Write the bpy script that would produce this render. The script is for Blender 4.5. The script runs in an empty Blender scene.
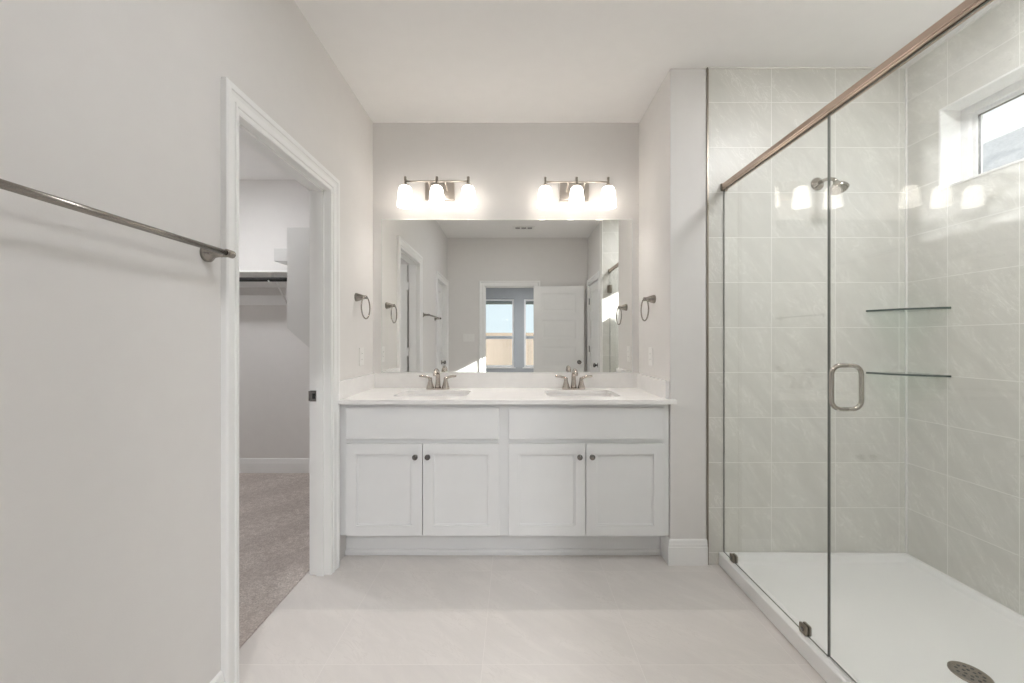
import bpy, bmesh, math
from mathutils import Vector, Matrix

S = bpy.context.scene
COL = S.collection
PI = math.pi

# ------------------------------------------------------------------ camera
CAM_H = 1.233
cam = bpy.data.cameras.new('camera')
cam.sensor_width = 36.0
cam.lens = 36.0 * 390.0 / 1024.0
cam.shift_x = -2.0 / 1024.0
cam.shift_y = -0.5 / 1024.0
cam.clip_start = 0.02
camo = bpy.data.objects.new('camera', cam)
COL.objects.link(camo)
camo.location = (0, 0, CAM_H)
camo.rotation_euler = (PI / 2, 0, 0)
S.camera = camo

# ------------------------------------------------------------------ view and render feel
S.view_settings.view_transform = 'Standard'
S.view_settings.look = 'None'
S.view_settings.gamma = 1.0
S.view_settings.use_curve_mapping = False
S.view_settings.exposure = 0.16
cy = S.cycles
cy.use_denoising = True
cy.max_bounces = 16
cy.diffuse_bounces = 10
cy.glossy_bounces = 8
cy.transmission_bounces = 8
cy.transparent_max_bounces = 32
cy.sample_clamp_indirect = 6.0
cy.caustics_refractive = False

# ------------------------------------------------------------------ sky
world = bpy.data.worlds.new('sky')
S.world = world
world.use_nodes = True
wn = world.node_tree
wn.nodes.clear()
w_out = wn.nodes.new('ShaderNodeOutputWorld')
w_bg = wn.nodes.new('ShaderNodeBackground')
w_tc = wn.nodes.new('ShaderNodeTexCoord')
w_sp = wn.nodes.new('ShaderNodeSeparateXYZ')
w_rp = wn.nodes.new('ShaderNodeValToRGB')
w_rp.color_ramp.elements[0].position = 0.0
w_rp.color_ramp.elements[0].color = (0.64, 0.74, 0.79, 1)
w_rp.color_ramp.elements[1].position = 1.0
w_rp.color_ramp.elements[1].color = (0.70, 0.80, 0.95, 1)
e = w_rp.color_ramp.elements.new(0.12)
e.color = (0.66, 0.76, 0.82, 1)
e = w_rp.color_ramp.elements.new(0.33)
e.color = (0.82, 0.86, 0.92, 1)
wn.links.new(w_tc.outputs['Generated'], w_sp.inputs[0])
wn.links.new(w_sp.outputs['Z'], w_rp.inputs[0])
wn.links.new(w_rp.outputs[0], w_bg.inputs[0])
wn.links.new(w_bg.outputs[0], w_out.inputs[0])
w_bg.inputs[1].default_value = 1.35

# ------------------------------------------------------------------ sun (comes through the shower window)
sun = bpy.data.lights.new('sun', 'SUN')
sun.energy = 20.0
sun.angle = math.radians(0.6)
sun.color = (1.0, 0.98, 0.95)
suno = bpy.data.objects.new('sun', sun)
COL.objects.link(suno)
suno.rotation_euler = Vector((-1.0, -0.706, -0.495)).to_track_quat('-Z', 'Y').to_euler()
suno.location = (8, 6, 8)


def portal(name, loc, rot, sx, sy):
    """tells the renderer where the sky comes in; it adds no light of its own"""
    l = bpy.data.lights.new(name, 'AREA')
    l.shape = 'RECTANGLE'
    l.size, l.size_y = sx, sy
    l.cycles.is_portal = True
    o = bpy.data.objects.new(name, l)
    COL.objects.link(o)
    o.location = loc
    o.rotation_euler = rot


# ------------------------------------------------------------------ room measures (metres; camera stands at x = y = 0)
HC = 2.74          # ceiling
XL = -0.974        # left wall face
XR = 0.862         # alcove right face
YV = 2.695         # vanity wall face
YD = 2.155         # front of the return wall and of the shower's far tile wall
XP = 1.068         # edge of the tile
XG = 1.156         # shower glass plane
XS = 2.163         # shower window wall
YN = 0.66          # shower's near tile wall face
XW = 1.080         # wall right of the camera
YB = -0.316        # wall behind the camera
YBED = -4.31       # bedroom window wall face
YC = 3.64          # closet far wall
WT = 0.1035

portal('sky_portal', (-0.475, YBED - 0.02, 1.43), (PI / 2, 0, PI), 0.95, 1.7)
portal('sky_portal', (0.725, YBED - 0.02, 1.43), (PI / 2, 0, PI), 0.95, 1.7)
portal('sky_portal', (2.38, 1.48, 2.2), (0, PI / 2, 0), 0.42, 1.02)

LAMP_FILL = 44.0        # brightness of the closet lamp and the added ceiling fill discs
BULB = 160.0        # brightness of the vanity bulbs

# ------------------------------------------------------------------ materials


class NT:
    def __init__(self, name):
        self.m = bpy.data.materials.new(name)
        self.m.use_nodes = True
        self.t = self.m.node_tree
        self.t.nodes.clear()
        self.out = self.t.nodes.new('ShaderNodeOutputMaterial')

    def n(self, kind, **kw):
        x = self.t.nodes.new('ShaderNode' + kind)
        for k, v in kw.items():
            setattr(x, k, v)
        return x

    def put(self, sock, v):
        if isinstance(v, bpy.types.NodeSocket):
            self.t.links.new(v, sock)
        elif isinstance(v, tuple) and len(v) == 3 and sock.type == 'RGBA':
            sock.default_value = v + (1,)
        else:
            sock.default_value = v

    def math(self, op, a, b=0.0, c=0.0):
        x = self.n('Math', operation=op)
        self.put(x.inputs[0], a)
        self.put(x.inputs[1], b)
        self.put(x.inputs[2], c)
        return x.outputs[0]

    def mix(self, f, a, b, blend='MIX'):
        x = self.n('Mix', data_type='RGBA', blend_type=blend)
        self.put(x.inputs[0], f)
        self.put(x.inputs[6], a)
        self.put(x.inputs[7], b)
        return x.outputs[2]

    def pos(self):
        return self.n('TexCoord').outputs['Object']

    def noise(self, vec, scale, detail=3, rough=0.55, dist=0.0):
        x = self.n('TexNoise')
        self.put(x.inputs['Vector'], vec)
        x.inputs['Scale'].default_value = scale
        x.inputs['Detail'].default_value = detail
        x.inputs['Roughness'].default_value = rough
        x.inputs['Distortion'].default_value = dist
        return x.outputs['Fac']

    def ramp(self, v, a, b, lo=0.0, hi=1.0):
        x = self.n('MapRange')
        self.put(x.inputs[0], v)
        x.inputs[1].default_value, x.inputs[2].default_value = a, b
        x.inputs[3].default_value, x.inputs[4].default_value = lo, hi
        return x.outputs[0]

    def bump(self, h, strength=0.2, dist=0.002):
        x = self.n('Bump')
        x.inputs['Strength'].default_value = strength
        x.inputs['Distance'].default_value = dist
        self.put(x.inputs['Height'], h)
        return x.outputs[0]

    def bsdf(self, color, rough=0.5, metal=0.0, normal=None, spec=0.5):
        b = self.n('BsdfPrincipled')
        self.put(b.inputs['Base Color'], color)
        self.put(b.inputs['Roughness'], rough)
        b.inputs['Metallic'].default_value = metal
        b.inputs['Specular IOR Level'].default_value = spec
        if normal is not None:
            self.t.links.new(normal, b.inputs['Normal'])
        self.t.links.new(b.outputs[0], self.out.inputs[0])
        return b


def m_plain(name, color, rough=0.5, metal=0.0, bump=0.0, scale=200.0, spec=0.5, var=0.03):
    t = NT(name)
    p = t.pos()
    nz = t.noise(p, scale, 2)
    slow = t.noise(p, scale * 0.05, 2)
    c = t.mix(t.ramp(slow, 0.35, 0.65), tuple(x * (1 - var) for x in color), tuple(min(1, x * (1 + var)) for x in color))
    t.bsdf(c, rough, metal, t.bump(nz, bump, 0.001) if bump else None, spec)
    return t.m


def m_metal(name, color, rough=0.3, var=0.04):
    t = NT(name)
    p = t.pos()
    nz = t.noise(p, 400, 2)
    t.bsdf(color, t.ramp(nz, 0.3, 0.7, rough * (1 - var), rough * (1 + var)), 1.0)
    return t.m


def m_tile(name, ax, u0, du, v0, dv, vax, base, vein, grout, gw=0.003, rough=0.35, vein_amt=1.0, tint=0.05, rot=0.95):
    """rectangular tiles: u along axis ax, v along axis vax, joints at u0 + k du and v0 + k dv"""
    t = NT(name)
    p = t.pos()
    sp = t.n('SeparateXYZ')
    t.put(sp.inputs[0], p)
    u = t.math('DIVIDE', t.math('SUBTRACT', sp.outputs[ax], u0), du)
    v = t.math('DIVIDE', t.math('SUBTRACT', sp.outputs[vax], v0), dv)

    def edge(q, d):
        fr = t.math('FRACT', q)
        return t.math('MULTIPLY', t.math('MINIMUM', fr, t.math('SUBTRACT', 1.0, fr)), d)
    eu, ev = edge(u, du), edge(v, dv)
    ed = t.math('MINIMUM', eu, ev)
    g = t.ramp(ed, gw * 0.35, gw * 0.65, 1.0, 0.0)
    cb = t.n('CombineXYZ')
    t.put(cb.inputs[0], t.math('FLOOR', u))
    t.put(cb.inputs[1], t.math('FLOOR', v))
    wnz = t.n('TexWhiteNoise', noise_dimensions='3D')
    t.put(wnz.inputs['Vector'], cb.outputs[0])
    # each tile shows its own piece of the same stone figure
    off = t.n('VectorMath', operation='MULTIPLY_ADD')
    t.put(off.inputs[0], wnz.outputs['Color'])
    off.inputs[1].default_value = (3.0, 3.0, 3.0)
    t.put(off.inputs[2], p)
    mp = t.n('Mapping', vector_type='TEXTURE')
    t.put(mp.inputs[0], off.outputs[0])
    if vax == 'Z':
        mp.inputs['Rotation'].default_value = (0, rot, 0) if ax == 'X' else (rot, 0, 0)
        mp.inputs['Scale'].default_value = (1.0, 1.0, 0.3) if ax == 'X' else (1.0, 1.0, 0.3)
    else:
        mp.inputs['Rotation'].default_value = (0, 0, rot)
        mp.inputs['Scale'].default_value = (1.0, 0.3, 1.0)
    n1 = t.noise(mp.outputs[0], 3.0, 5, 0.6, 0.6)
    n2 = t.noise(mp.outputs[0], 7.0, 4, 0.6, 1.2)
    ridge = t.math('ABSOLUTE', t.math('SUBTRACT', n2, 0.5))
    line = t.ramp(ridge, 0.0, 0.028, 1.0, 0.0)
    cloud = t.ramp(n1, 0.3, 0.72)
    c = t.mix(cloud, tuple(x * 0.93 for x in base), tuple(min(1, x * 1.05) for x in base))
    c = t.mix(t.math('MULTIPLY', line, t.math('MULTIPLY', t.ramp(n1, 0.42, 0.62), vein_amt)), c, vein)
    c = t.mix(t.ramp(wnz.outputs['Value'], 0, 1, 0.0, tint * 2), c, tuple(x * 0.75 for x in base))
    c = t.mix(g, c, grout)
    hgt = t.math('SUBTRACT', t.math('MULTIPLY', line, -0.15), g)
    t.bsdf(c, t.mix(g, (rough,) * 3, (0.8,) * 3), 0.0, t.bump(hgt, 0.35, 0.0012))
    return t.m


def m_glass(name, tint=(0.985, 0.992, 0.987), dust=0.0, ior=1.45, glare_smear=0.0):
    t = NT(name)
    geo = t.n('NewGeometry')
    # same index seen from outside and from inside the pane
    i = t.n('Mix', data_type='FLOAT')
    t.put(i.inputs[0], geo.outputs['Backfacing'])
    i.inputs[2].default_value = ior
    i.inputs[3].default_value = 1.0 / ior
    fr = t.n('Fresnel')
    t.put(fr.inputs[0], i.outputs[0])
    tr = t.n('BsdfTransparent')
    tr.inputs[0].default_value = tint + (1,)
    gl = t.n('BsdfGlossy')
    gl.inputs[0].default_value = (1, 1, 1, 1)
    gl.inputs['Roughness'].default_value = 0.0
    mx = t.n('MixShader')
    t.put(mx.inputs[0], fr.outputs[0])
    t.put(mx.inputs[1], tr.outputs[0])
    t.put(mx.inputs[2], gl.outputs[0])
    res = mx.outputs[0]
    if dust or glare_smear:
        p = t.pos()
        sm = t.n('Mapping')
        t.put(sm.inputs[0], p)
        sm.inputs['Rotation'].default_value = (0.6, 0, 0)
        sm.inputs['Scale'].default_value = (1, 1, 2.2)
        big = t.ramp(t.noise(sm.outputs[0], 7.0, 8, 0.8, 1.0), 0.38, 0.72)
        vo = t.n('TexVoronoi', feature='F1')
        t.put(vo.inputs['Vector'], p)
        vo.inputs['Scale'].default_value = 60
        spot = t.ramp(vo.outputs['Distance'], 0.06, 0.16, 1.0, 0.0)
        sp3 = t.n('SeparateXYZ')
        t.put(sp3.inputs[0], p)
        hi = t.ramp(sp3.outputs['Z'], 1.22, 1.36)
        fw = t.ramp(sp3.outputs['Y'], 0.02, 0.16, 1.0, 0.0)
        big = t.math('MULTIPLY', t.math('MULTIPLY', big, hi), fw)  # door dirt masked to the sun glare zone; its haze paints the glare
        f = t.math('ADD', dust, t.math('MULTIPLY', big, glare_smear))
        f = t.math('ADD', f, t.math('MULTIPLY', t.math('MULTIPLY', spot, big), glare_smear * 2.0))
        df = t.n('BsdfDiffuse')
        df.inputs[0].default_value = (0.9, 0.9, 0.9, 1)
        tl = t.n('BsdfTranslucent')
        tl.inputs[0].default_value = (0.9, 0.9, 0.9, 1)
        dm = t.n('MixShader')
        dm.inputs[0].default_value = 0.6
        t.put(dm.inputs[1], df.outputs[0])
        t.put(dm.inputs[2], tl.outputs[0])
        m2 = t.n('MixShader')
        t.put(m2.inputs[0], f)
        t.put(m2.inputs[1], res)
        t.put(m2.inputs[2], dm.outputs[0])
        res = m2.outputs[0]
    t.t.links.new(res, t.out.inputs[0])
    return t.m


def m_emit(name, color, strength):
    t = NT(name)
    em = t.n('Emission')
    em.inputs[0].default_value = color + (1,)
    em.inputs[1].default_value = strength
    t.t.links.new(em.outputs[0], t.out.inputs[0])
    return t.m


def m_opal(name, color, strength):
    """lit opal glass: lets its bulb through and glows evenly"""
    t = NT(name)
    b = t.n('BsdfPrincipled')
    b.inputs['Base Color'].default_value = (0.9, 0.89, 0.87, 1)
    b.inputs['Roughness'].default_value = 0.25
    b.inputs['Emission Color'].default_value = color + (1,)
    b.inputs['Emission Strength'].default_value = strength
    tl = t.n('BsdfTranslucent')
    tl.inputs[0].default_value = (0.95, 0.93, 0.9, 1)
    mx = t.n('MixShader')
    mx.inputs[0].default_value = 0.28
    t.put(mx.inputs[1], b.outputs[0])
    t.put(mx.inputs[2], tl.outputs[0])
    t.t.links.new(mx.outputs[0], t.out.inputs[0])
    return t.m


def m_carpet(name):
    t = NT(name)
    p = t.pos()
    n1 = t.noise(p, 130, 4, 0.8)
    n2 = t.noise(p, 30, 3, 0.6)
    mp = t.n('Mapping')
    t.put(mp.inputs[0], p)
    mp.inputs['Rotation'].default_value = (0, 0, math.radians(38))
    wv = t.n('TexWave', wave_type='BANDS', bands_direction='X')
    t.put(wv.inputs['Vector'], mp.outputs[0])
    wv.inputs['Scale'].default_value = 0.75
    wv.inputs['Distortion'].default_value = 3.5
    c = t.mix(t.ramp(n1, 0.3, 0.7), (0.31, 0.27, 0.25), (0.90, 0.83, 0.78))
    c = t.mix(t.ramp(n2, 0.4, 0.65, 0.0, 0.5), c, (0.40, 0.34, 0.31))
    c = t.mix(t.ramp(wv.outputs['Fac'], 0.3, 0.7, 0.0, 0.22), c, (0.36, 0.31, 0.29))
    t.bsdf(c, 0.95, 0.0, t.bump(t.math('ADD', n1, n2), 0.9, 0.006), 0.1)
    return t.m


def m_fence(name):
    t = NT(name)
    p = t.pos()
    sp = t.n('SeparateXYZ')
    t.put(sp.inputs[0], p)
    u = t.math('DIVIDE', sp.outputs['X'], 0.14)
    fr = t.math('FRACT', u)
    gap = t.ramp(t.math('MINIMUM', fr, t.math('SUBTRACT', 1.0, fr)), 0.02, 0.06, 1.0, 0.0)
    w = t.n('TexWhiteNoise', noise_dimensions='1D')
    t.put(w.inputs['W'], t.math('FLOOR', u))
    c = t.mix(w.outputs['Value'], (0.19, 0.155, 0.125), (0.24, 0.195, 0.16))
    c = t.mix(t.math('MULTIPLY', gap, 0.6), c, (0.11, 0.08, 0.055))
    t.bsdf(c, 0.8)
    return t.m


def m_shingle(name):
    t = NT(name)
    p = t.pos()
    n = t.noise(p, 22, 4, 0.75)
    c = t.mix(t.ramp(n, 0.3, 0.7), (0.30, 0.29, 0.28), (0.66, 0.64, 0.62))
    t.bsdf(c, 0.9, 0.0, t.bump(n, 0.5, 0.01))
    return t.m


M = {}
M['paint'] = m_plain('wall_paint', (0.73, 0.714, 0.70), 0.75, bump=0.25, scale=260, spec=0.25, var=0.006)
M['ceil'] = m_plain('ceiling_paint', (0.86, 0.85, 0.84), 0.85, bump=0.25, scale=220, spec=0.2, var=0.006)
M['trim'] = m_plain('trim_paint', (0.84, 0.84, 0.835), 0.38, spec=0.4, var=0.006)
M['cab'] = m_plain('cabinet_paint', (0.785, 0.79, 0.795), 0.36, spec=0.4, var=0.006)
M['quartz'] = m_plain('white_quartz', (0.84, 0.83, 0.82), 0.22, scale=300, var=0.02)
M['porcelain'] = m_plain('porcelain', (0.86, 0.85, 0.84), 0.12, var=0.005)
M['acrylic'] = m_plain('acrylic', (0.84, 0.835, 0.825), 0.3, var=0.005)
M['plastic'] = m_plain('white_plastic', (0.80, 0.79, 0.775), 0.4, var=0.005)
M['board'] = m_plain('closet_board_shaded', (0.62, 0.615, 0.60), 0.5, var=0.006)  # greyer than the trim so these boards look shaded
M['dark'] = m_plain('dark_slot', (0.03, 0.03, 0.03), 0.6)
M['sconce'] = m_metal('satin_nickel', (0.60, 0.55, 0.50), 0.3)
M['shelfedge'] = m_plain('shelf_glass_edge', (0.05, 0.075, 0.065), 0.15)
M['nickel'] = m_metal('brushed_nickel', (0.33, 0.305, 0.275), 0.26)
M['chrome'] = m_metal('polished_nickel', (0.46, 0.43, 0.39), 0.16)
M['faucet'] = m_metal('faucet_nickel', (0.52, 0.47, 0.43), 0.2)
M['pewter'] = m_metal('pewter', (0.24, 0.23, 0.22), 0.25)
M['bronze'] = m_metal('bronze', (0.30, 0.265, 0.22), 0.38)
M['rail'] = m_metal('rail_nickel', (0.58, 0.46, 0.385), 0.2, 0.0)
M['black'] = m_plain('black_metal', (0.008, 0.008, 0.008), 0.7)
M['mirror'] = m_metal('silvered_glass', (0.88, 0.885, 0.87), 0.0)
M['mirror_edge'] = m_plain('mirror_edge', (0.75, 0.77, 0.75), 0.2)
M['glass'] = m_glass('shower_glass', dust=0.006)
M['doorglass'] = m_glass('shower_door_glass', dust=0.006, glare_smear=0.085)
M['pane'] = m_glass('window_pane', (0.97, 0.98, 0.98))
M['edge'] = m_plain('glass_edge', (0.15, 0.155, 0.14), 0.15)
M['shelfglass'] = m_glass('shelf_glass', (0.86, 0.93, 0.90))
M['tile_back'] = m_tile('shower_tile', 'X', XP + 0.0, 0.352, 0.314, 0.2483, 'Z', (0.67, 0.66, 0.62), (0.80, 0.79, 0.755), (0.84, 0.83, 0.80))
M['tile_side'] = m_tile('shower_side_tile', 'Y', 1.946, 0.277, 0.314, 0.2483, 'Z', (0.67, 0.66, 0.62), (0.80, 0.79, 0.755), (0.84, 0.83, 0.80))
M['tile_floor'] = m_tile('floor_tile', 'X', 0.48, 0.60, 1.486, 0.302, 'Y', (0.69, 0.655, 0.63), (0.57, 0.535, 0.51), (0.74, 0.705, 0.68), gw=0.003, rough=0.4, vein_amt=0.45, tint=0.05, rot=-0.7)
M['carpet'] = m_carpet('closet_carpet')
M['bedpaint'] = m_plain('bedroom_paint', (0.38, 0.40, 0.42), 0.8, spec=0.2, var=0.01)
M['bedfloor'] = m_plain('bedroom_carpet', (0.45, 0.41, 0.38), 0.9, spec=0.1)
M['winframe'] = m_plain('window_vinyl', (0.82, 0.82, 0.82), 0.35)
M['fence'] = m_fence('cedar_fence')
M['fencecap'] = m_plain('fence_cap', (0.19, 0.15, 0.115), 0.8)
M['fascia'] = m_plain('fascia_in_shade', (0.36, 0.40, 0.44), 0.7)  # dark tone carries the shade on the eave and backlit meeting rails
M['shingle'] = m_shingle('roof_shingles')
M['brick'] = m_plain('pale_brick', (0.55, 0.5, 0.46), 0.8)
M['grass'] = m_plain('lawn', (0.22, 0.25, 0.12), 0.9, var=0.2, scale=60)
M['opal'] = m_opal('opal_glass', (1.0, 0.95, 0.89), 2.7)
M['bulb'] = m_emit('bulb_glow', (1.0, 0.93, 0.855), BULB)
for k_, f_ in (('fill_main', 0.66), ('lamp_closet', 1.55), ('fill_shower', 1.38), ('fill_bed', 9.0)):  # closet lamp, plus added discs that fill the other rooms
    M[k_] = m_emit('diffuser_' + k_, (0.975, 0.985, 1.0), LAMP_FILL * f_)
M['sticker'] = m_plain('caulk', (0.82, 0.81, 0.78), 0.5)

# ------------------------------------------------------------------ mesh helpers


def BM():
    return bmesh.new()


def box(bm, x0, x1, y0, y1, z0, z1, mi=0):
    v = [bm.verts.new(p) for p in ((x0, y0, z0), (x1, y0, z0), (x1, y1, z0), (x0, y1, z0),
                                   (x0, y0, z1), (x1, y0, z1), (x1, y1, z1), (x0, y1, z1))]
    for q in ((3, 2, 1, 0), (4, 5, 6, 7), (0, 1, 5, 4), (1, 2, 6, 5), (2, 3, 7, 6), (3, 0, 4, 7)):
        f = bm.faces.new([v[i] for i in q])
        f.material_index = mi
    return bm


def frame_of(d, ref=None):
    d = d.normalized()
    if ref is None or abs(ref.dot(d)) > 0.98:
        ref = Vector((0, 0, 1)) if abs(d.z) < 0.9 else Vector((1, 0, 0))
    a = (ref - d * ref.dot(d)).normalized()
    return a, d.cross(a)


def tube(bm, pts, r, n=14, closed=False, flat=1.0):
    """round bar along a path; r may be a list; flat squashes the second axis"""
    pts = [Vector(p) for p in pts]
    k = len(pts)
    rs = r if isinstance(r, (list, tuple)) else [r] * k
    rings, ref = [], None
    for i, p in enumerate(pts):
        if closed:
            d = pts[(i + 1) % k] - pts[i - 1]
        else:
            d = pts[min(i + 1, k - 1)] - pts[max(i - 1, 0)]
        a, b = frame_of(d, ref)
        ref = a
        rings.append([bm.verts.new(p + (a * math.cos(2 * PI * j / n) + b * math.sin(2 * PI * j / n) * flat) * rs[i]) for j in range(n)])
    for i in range(k if closed else k - 1):
        A, B = rings[i], rings[(i + 1) % k]
        for j in range(n):
            f = bm.faces.new((A[j], A[(j + 1) % n], B[(j + 1) % n], B[j]))
            f.smooth = True
    if not closed:
        bm.faces.new(list(reversed(rings[0])))
        bm.faces.new(rings[-1])
    return bm


def lathe(bm, prof, origin=(0, 0, 0), axis=(0, 0, 1), n=32, caps=True, smooth=True):
    """prof: (radius, distance along axis)"""
    ax = Vector(axis).normalized()
    a, b = frame_of(ax)
    o = Vector(origin)
    rings = []
    for r, h in prof:
        rings.append([bm.verts.new(o + ax * h + (a * math.cos(2 * PI * j / n) + b * math.sin(2 * PI * j / n)) * max(r, 1e-5)) for j in range(n)])
    for A, B in zip(rings, rings[1:]):
        for j in range(n):
            f = bm.faces.new((A[j], A[(j + 1) % n], B[(j + 1) % n], B[j]))
            f.smooth = smooth
    if caps:
        bm.faces.new(list(reversed(rings[0])))
        bm.faces.new(rings[-1])
    return bm


def prism(bm, poly, n0, n1, mp):
    """polygon (s, t) extruded from n0 to n1; mp(s, t, n) gives the point"""
    A = [bm.verts.new(mp(s, t, n0)) for s, t in poly]
    B = [bm.verts.new(mp(s, t, n1)) for s, t in poly]
    k = len(poly)
    bm.faces.new(list(reversed(A)))
    bm.faces.new(B)
    for i in range(k):
        bm.faces.new((A[i], A[(i + 1) % k], B[(i + 1) % k], B[i]))
    return bm


MAPS = {'x': lambda s, t, n: (n, s, t), 'y': lambda s, t, n: (s, n, t), 'z': lambda s, t, n: (s, t, n)}


def plate(bm, s0, s1, t0, t1, holes, n0, n1, axis):
    """slab with rectangular holes; axis 'x'/'y'/'z' is its normal"""
    mp = MAPS[axis]
    ss = sorted({s0, s1, *[h[0] for h in holes], *[h[1] for h in holes]})
    ts = sorted({t0, t1, *[h[2] for h in holes], *[h[3] for h in holes]})
    ss = [s for s in ss if s0 <= s <= s1]
    ts = [t for t in ts if t0 <= t <= t1]

    def solid(i, j):
        if i < 0 or j < 0 or i >= len(ss) - 1 or j >= len(ts) - 1:
            return False
        cs, ct = (ss[i] + ss[i + 1]) / 2, (ts[j] + ts[j + 1]) / 2
        return not any(h[0] < cs < h[1] and h[2] < ct < h[3] for h in holes)
    cache = {}

    def V(i, j, k):
        if (i, j, k) not in cache:
            cache[(i, j, k)] = bm.verts.new(mp(ss[i], ts[j], (n0, n1)[k]))
        return cache[(i, j, k)]
    for i in range(len(ss) - 1):
        for j in range(len(ts) - 1):
            if not solid(i, j):
                continue
            bm.faces.new((V(i, j, 1), V(i + 1, j, 1), V(i + 1, j + 1, 1), V(i, j + 1, 1)))
            bm.faces.new((V(i, j + 1, 0), V(i + 1, j + 1, 0), V(i + 1, j, 0), V(i, j, 0)))
            if not solid(i - 1, j):
                bm.faces.new((V(i, j, 0), V(i, j, 1), V(i, j + 1, 1), V(i, j + 1, 0)))
            if not solid(i + 1, j):
                bm.faces.new((V(i + 1, j + 1, 0), V(i + 1, j + 1, 1), V(i + 1, j, 1), V(i + 1, j, 0)))
            if not solid(i, j - 1):
                bm.faces.new((V(i + 1, j, 0), V(i + 1, j, 1), V(i, j, 1), V(i, j, 0)))
            if not solid(i, j + 1):
                bm.faces.new((V(i, j + 1, 0), V(i, j + 1, 1), V(i + 1, j + 1, 1), V(i + 1, j + 1, 0)))
    return bm


CASING = [(0.0, 0.0), (0.0, 0.009), (0.005, 0.012), (0.018, 0.012), (0.021, 0.0165), (0.028, 0.0175), (0.031, 0.0125), (0.048, 0.0135), (0.058, 0.0175), (0.061, 0.0215), (0.077, 0.0225), (0.083, 0.019), (0.083, 0.0)]
BASE = [(0.0, 0.0), (0.0, 0.015), (0.098, 0.015), (0.102, 0.0125), (0.112, 0.0125), (0.120, 0.010), (0.132, 0.009), (0.138, 0.005), (0.140, 0.0)]


def casing(bm, a, b, h, plane, out, axis, wa=1.0, wb=1.0):
    """moulded U of trim round an opening from a to b, h high, standing out from the plane by out = +1/-1"""
    mp = MAPS[axis]
    pts = [((a, 0.0), (-wa, 0)), ((a, h), (-wa, 1)), ((b, h), (wb, 1)), ((b, 0.0), (wb, 0))]
    rings = [[bm.verts.new(mp(p[0] + u * m[0], p[1] + u * m[1], plane + out * v)) for u, v in CASING] for p, m in pts]
    for A, B in zip(rings, rings[1:]):
        for i in range(len(CASING) - 1):
            bm.faces.new((A[i], A[i + 1], B[i + 1], B[i]))
    bm.faces.new(rings[0])
    bm.faces.new(list(reversed(rings[-1])))
    return bm


def baseboard(bm, path, side):
    """moulded skirting along a floor path of (x, y); side = +1 stands out to the left of the walking direction"""
    k = len(path)
    P = [Vector((x, y, 0)) for x, y in path]
    rings = []
    for i in range(k):
        d1 = (P[i] - P[i - 1]).normalized() if i else (P[1] - P[0]).normalized()
        d2 = (P[i + 1] - P[i]).normalized() if i < k - 1 else d1
        n1 = Vector((-d1.y, d1.x, 0)) * side
        n2 = Vector((-d2.y, d2.x, 0)) * side
        m = (n1 + n2)
        m = m / max(0.3, m.dot(n1))
        rings.append([bm.verts.new(P[i] + m * v + Vector((0, 0, u))) for u, v in BASE])
    for A, B in zip(rings, rings[1:]):
        for i in range(len(BASE) - 1):
            bm.faces.new((A[i], A[i + 1], B[i + 1], B[i]))
    bm.faces.new(rings[0])
    bm.faces.new(list(reversed(rings[-1])))
    return bm


def rrect(w, h, r, n=6):
    out = []
    for cx, cz, a0 in ((w / 2 - r, h / 2 - r, 0), (-w / 2 + r, h / 2 - r, 90), (-w / 2 + r, -h / 2 + r, 180), (w / 2 - r, -h / 2 + r, 270)):
        for i in range(n + 1):
            a = math.radians(a0 + 90 * i / n)
            out.append((cx + r * math.cos(a), cz + r * math.sin(a)))
    return out


def obj(name, bm, mats, parent=None, bevel=0.0, loc=None, seg=2):
    bmesh.ops.recalc_face_normals(bm, faces=bm.faces)
    me = bpy.data.meshes.new(name)
    bm.to_mesh(me)
    bm.free()
    for m in (mats if isinstance(mats, (list, tuple)) else [mats]):
        me.materials.append(M[m])
    o = bpy.data.objects.new(name, me)
    COL.objects.link(o)
    if parent is not None:
        o.parent = parent
    if loc is not None:
        o.location = loc
    if bevel:
        md = o.modifiers.new('bevel', 'BEVEL')
        md.width = bevel
        md.segments = seg
        md.limit_method = 'ANGLE'
        md.angle_limit = math.radians(40)
        md.harden_normals = False
    return o


def tag(o, label, cat, group=None, kind=None):
    o['label'] = label
    o['category'] = cat
    if group:
        o['group'] = group
    if kind:
        o['kind'] = kind
    return o


def thing(name, label, cat, loc=(0, 0, 0), rz=0.0, group=None, kind=None):
    o = bpy.data.objects.new(name, None)
    o.empty_display_size = 0.05
    COL.objects.link(o)
    o.location = loc
    o.rotation_euler = (0, 0, rz)
    return tag(o, label, cat, group, kind)


def copy_tree(o, parent=None):
    c = o.copy()
    COL.objects.link(c)
    c.parent = parent
    for ch in [x for x in bpy.data.objects if x.parent == o]:
        copy_tree(ch, c)
    return c


def copy_thing(o, loc, label, rz=None):
    c = copy_tree(o)
    c.location = loc
    c['label'] = label
    if rz is not None:
        c.rotation_euler = (0, 0, rz)
    return c


def struct(name, bm, m, label, cat, bevel=0.0, parent=None):
    o = obj(name, bm, m, parent, bevel)
    if parent is None:
        tag(o, label, cat, kind='structure')
    return o


# ------------------------------------------------------------------ shell: floors and ceiling
CX0, CY0 = -1.10, 1.10        # carpet edge, closet near wall
DOOR_A, DOOR_B, DOOR_H = 1.370, 2.055, 2.027       # closet opening
D2_A, D2_B = -0.230, 0.437                         # second door in the left wall
D3_A, D3_B = -0.426, 0.300                         # way out behind the camera
D4_A, D4_B = -0.225, 0.415                         # door in the right wall

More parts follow.
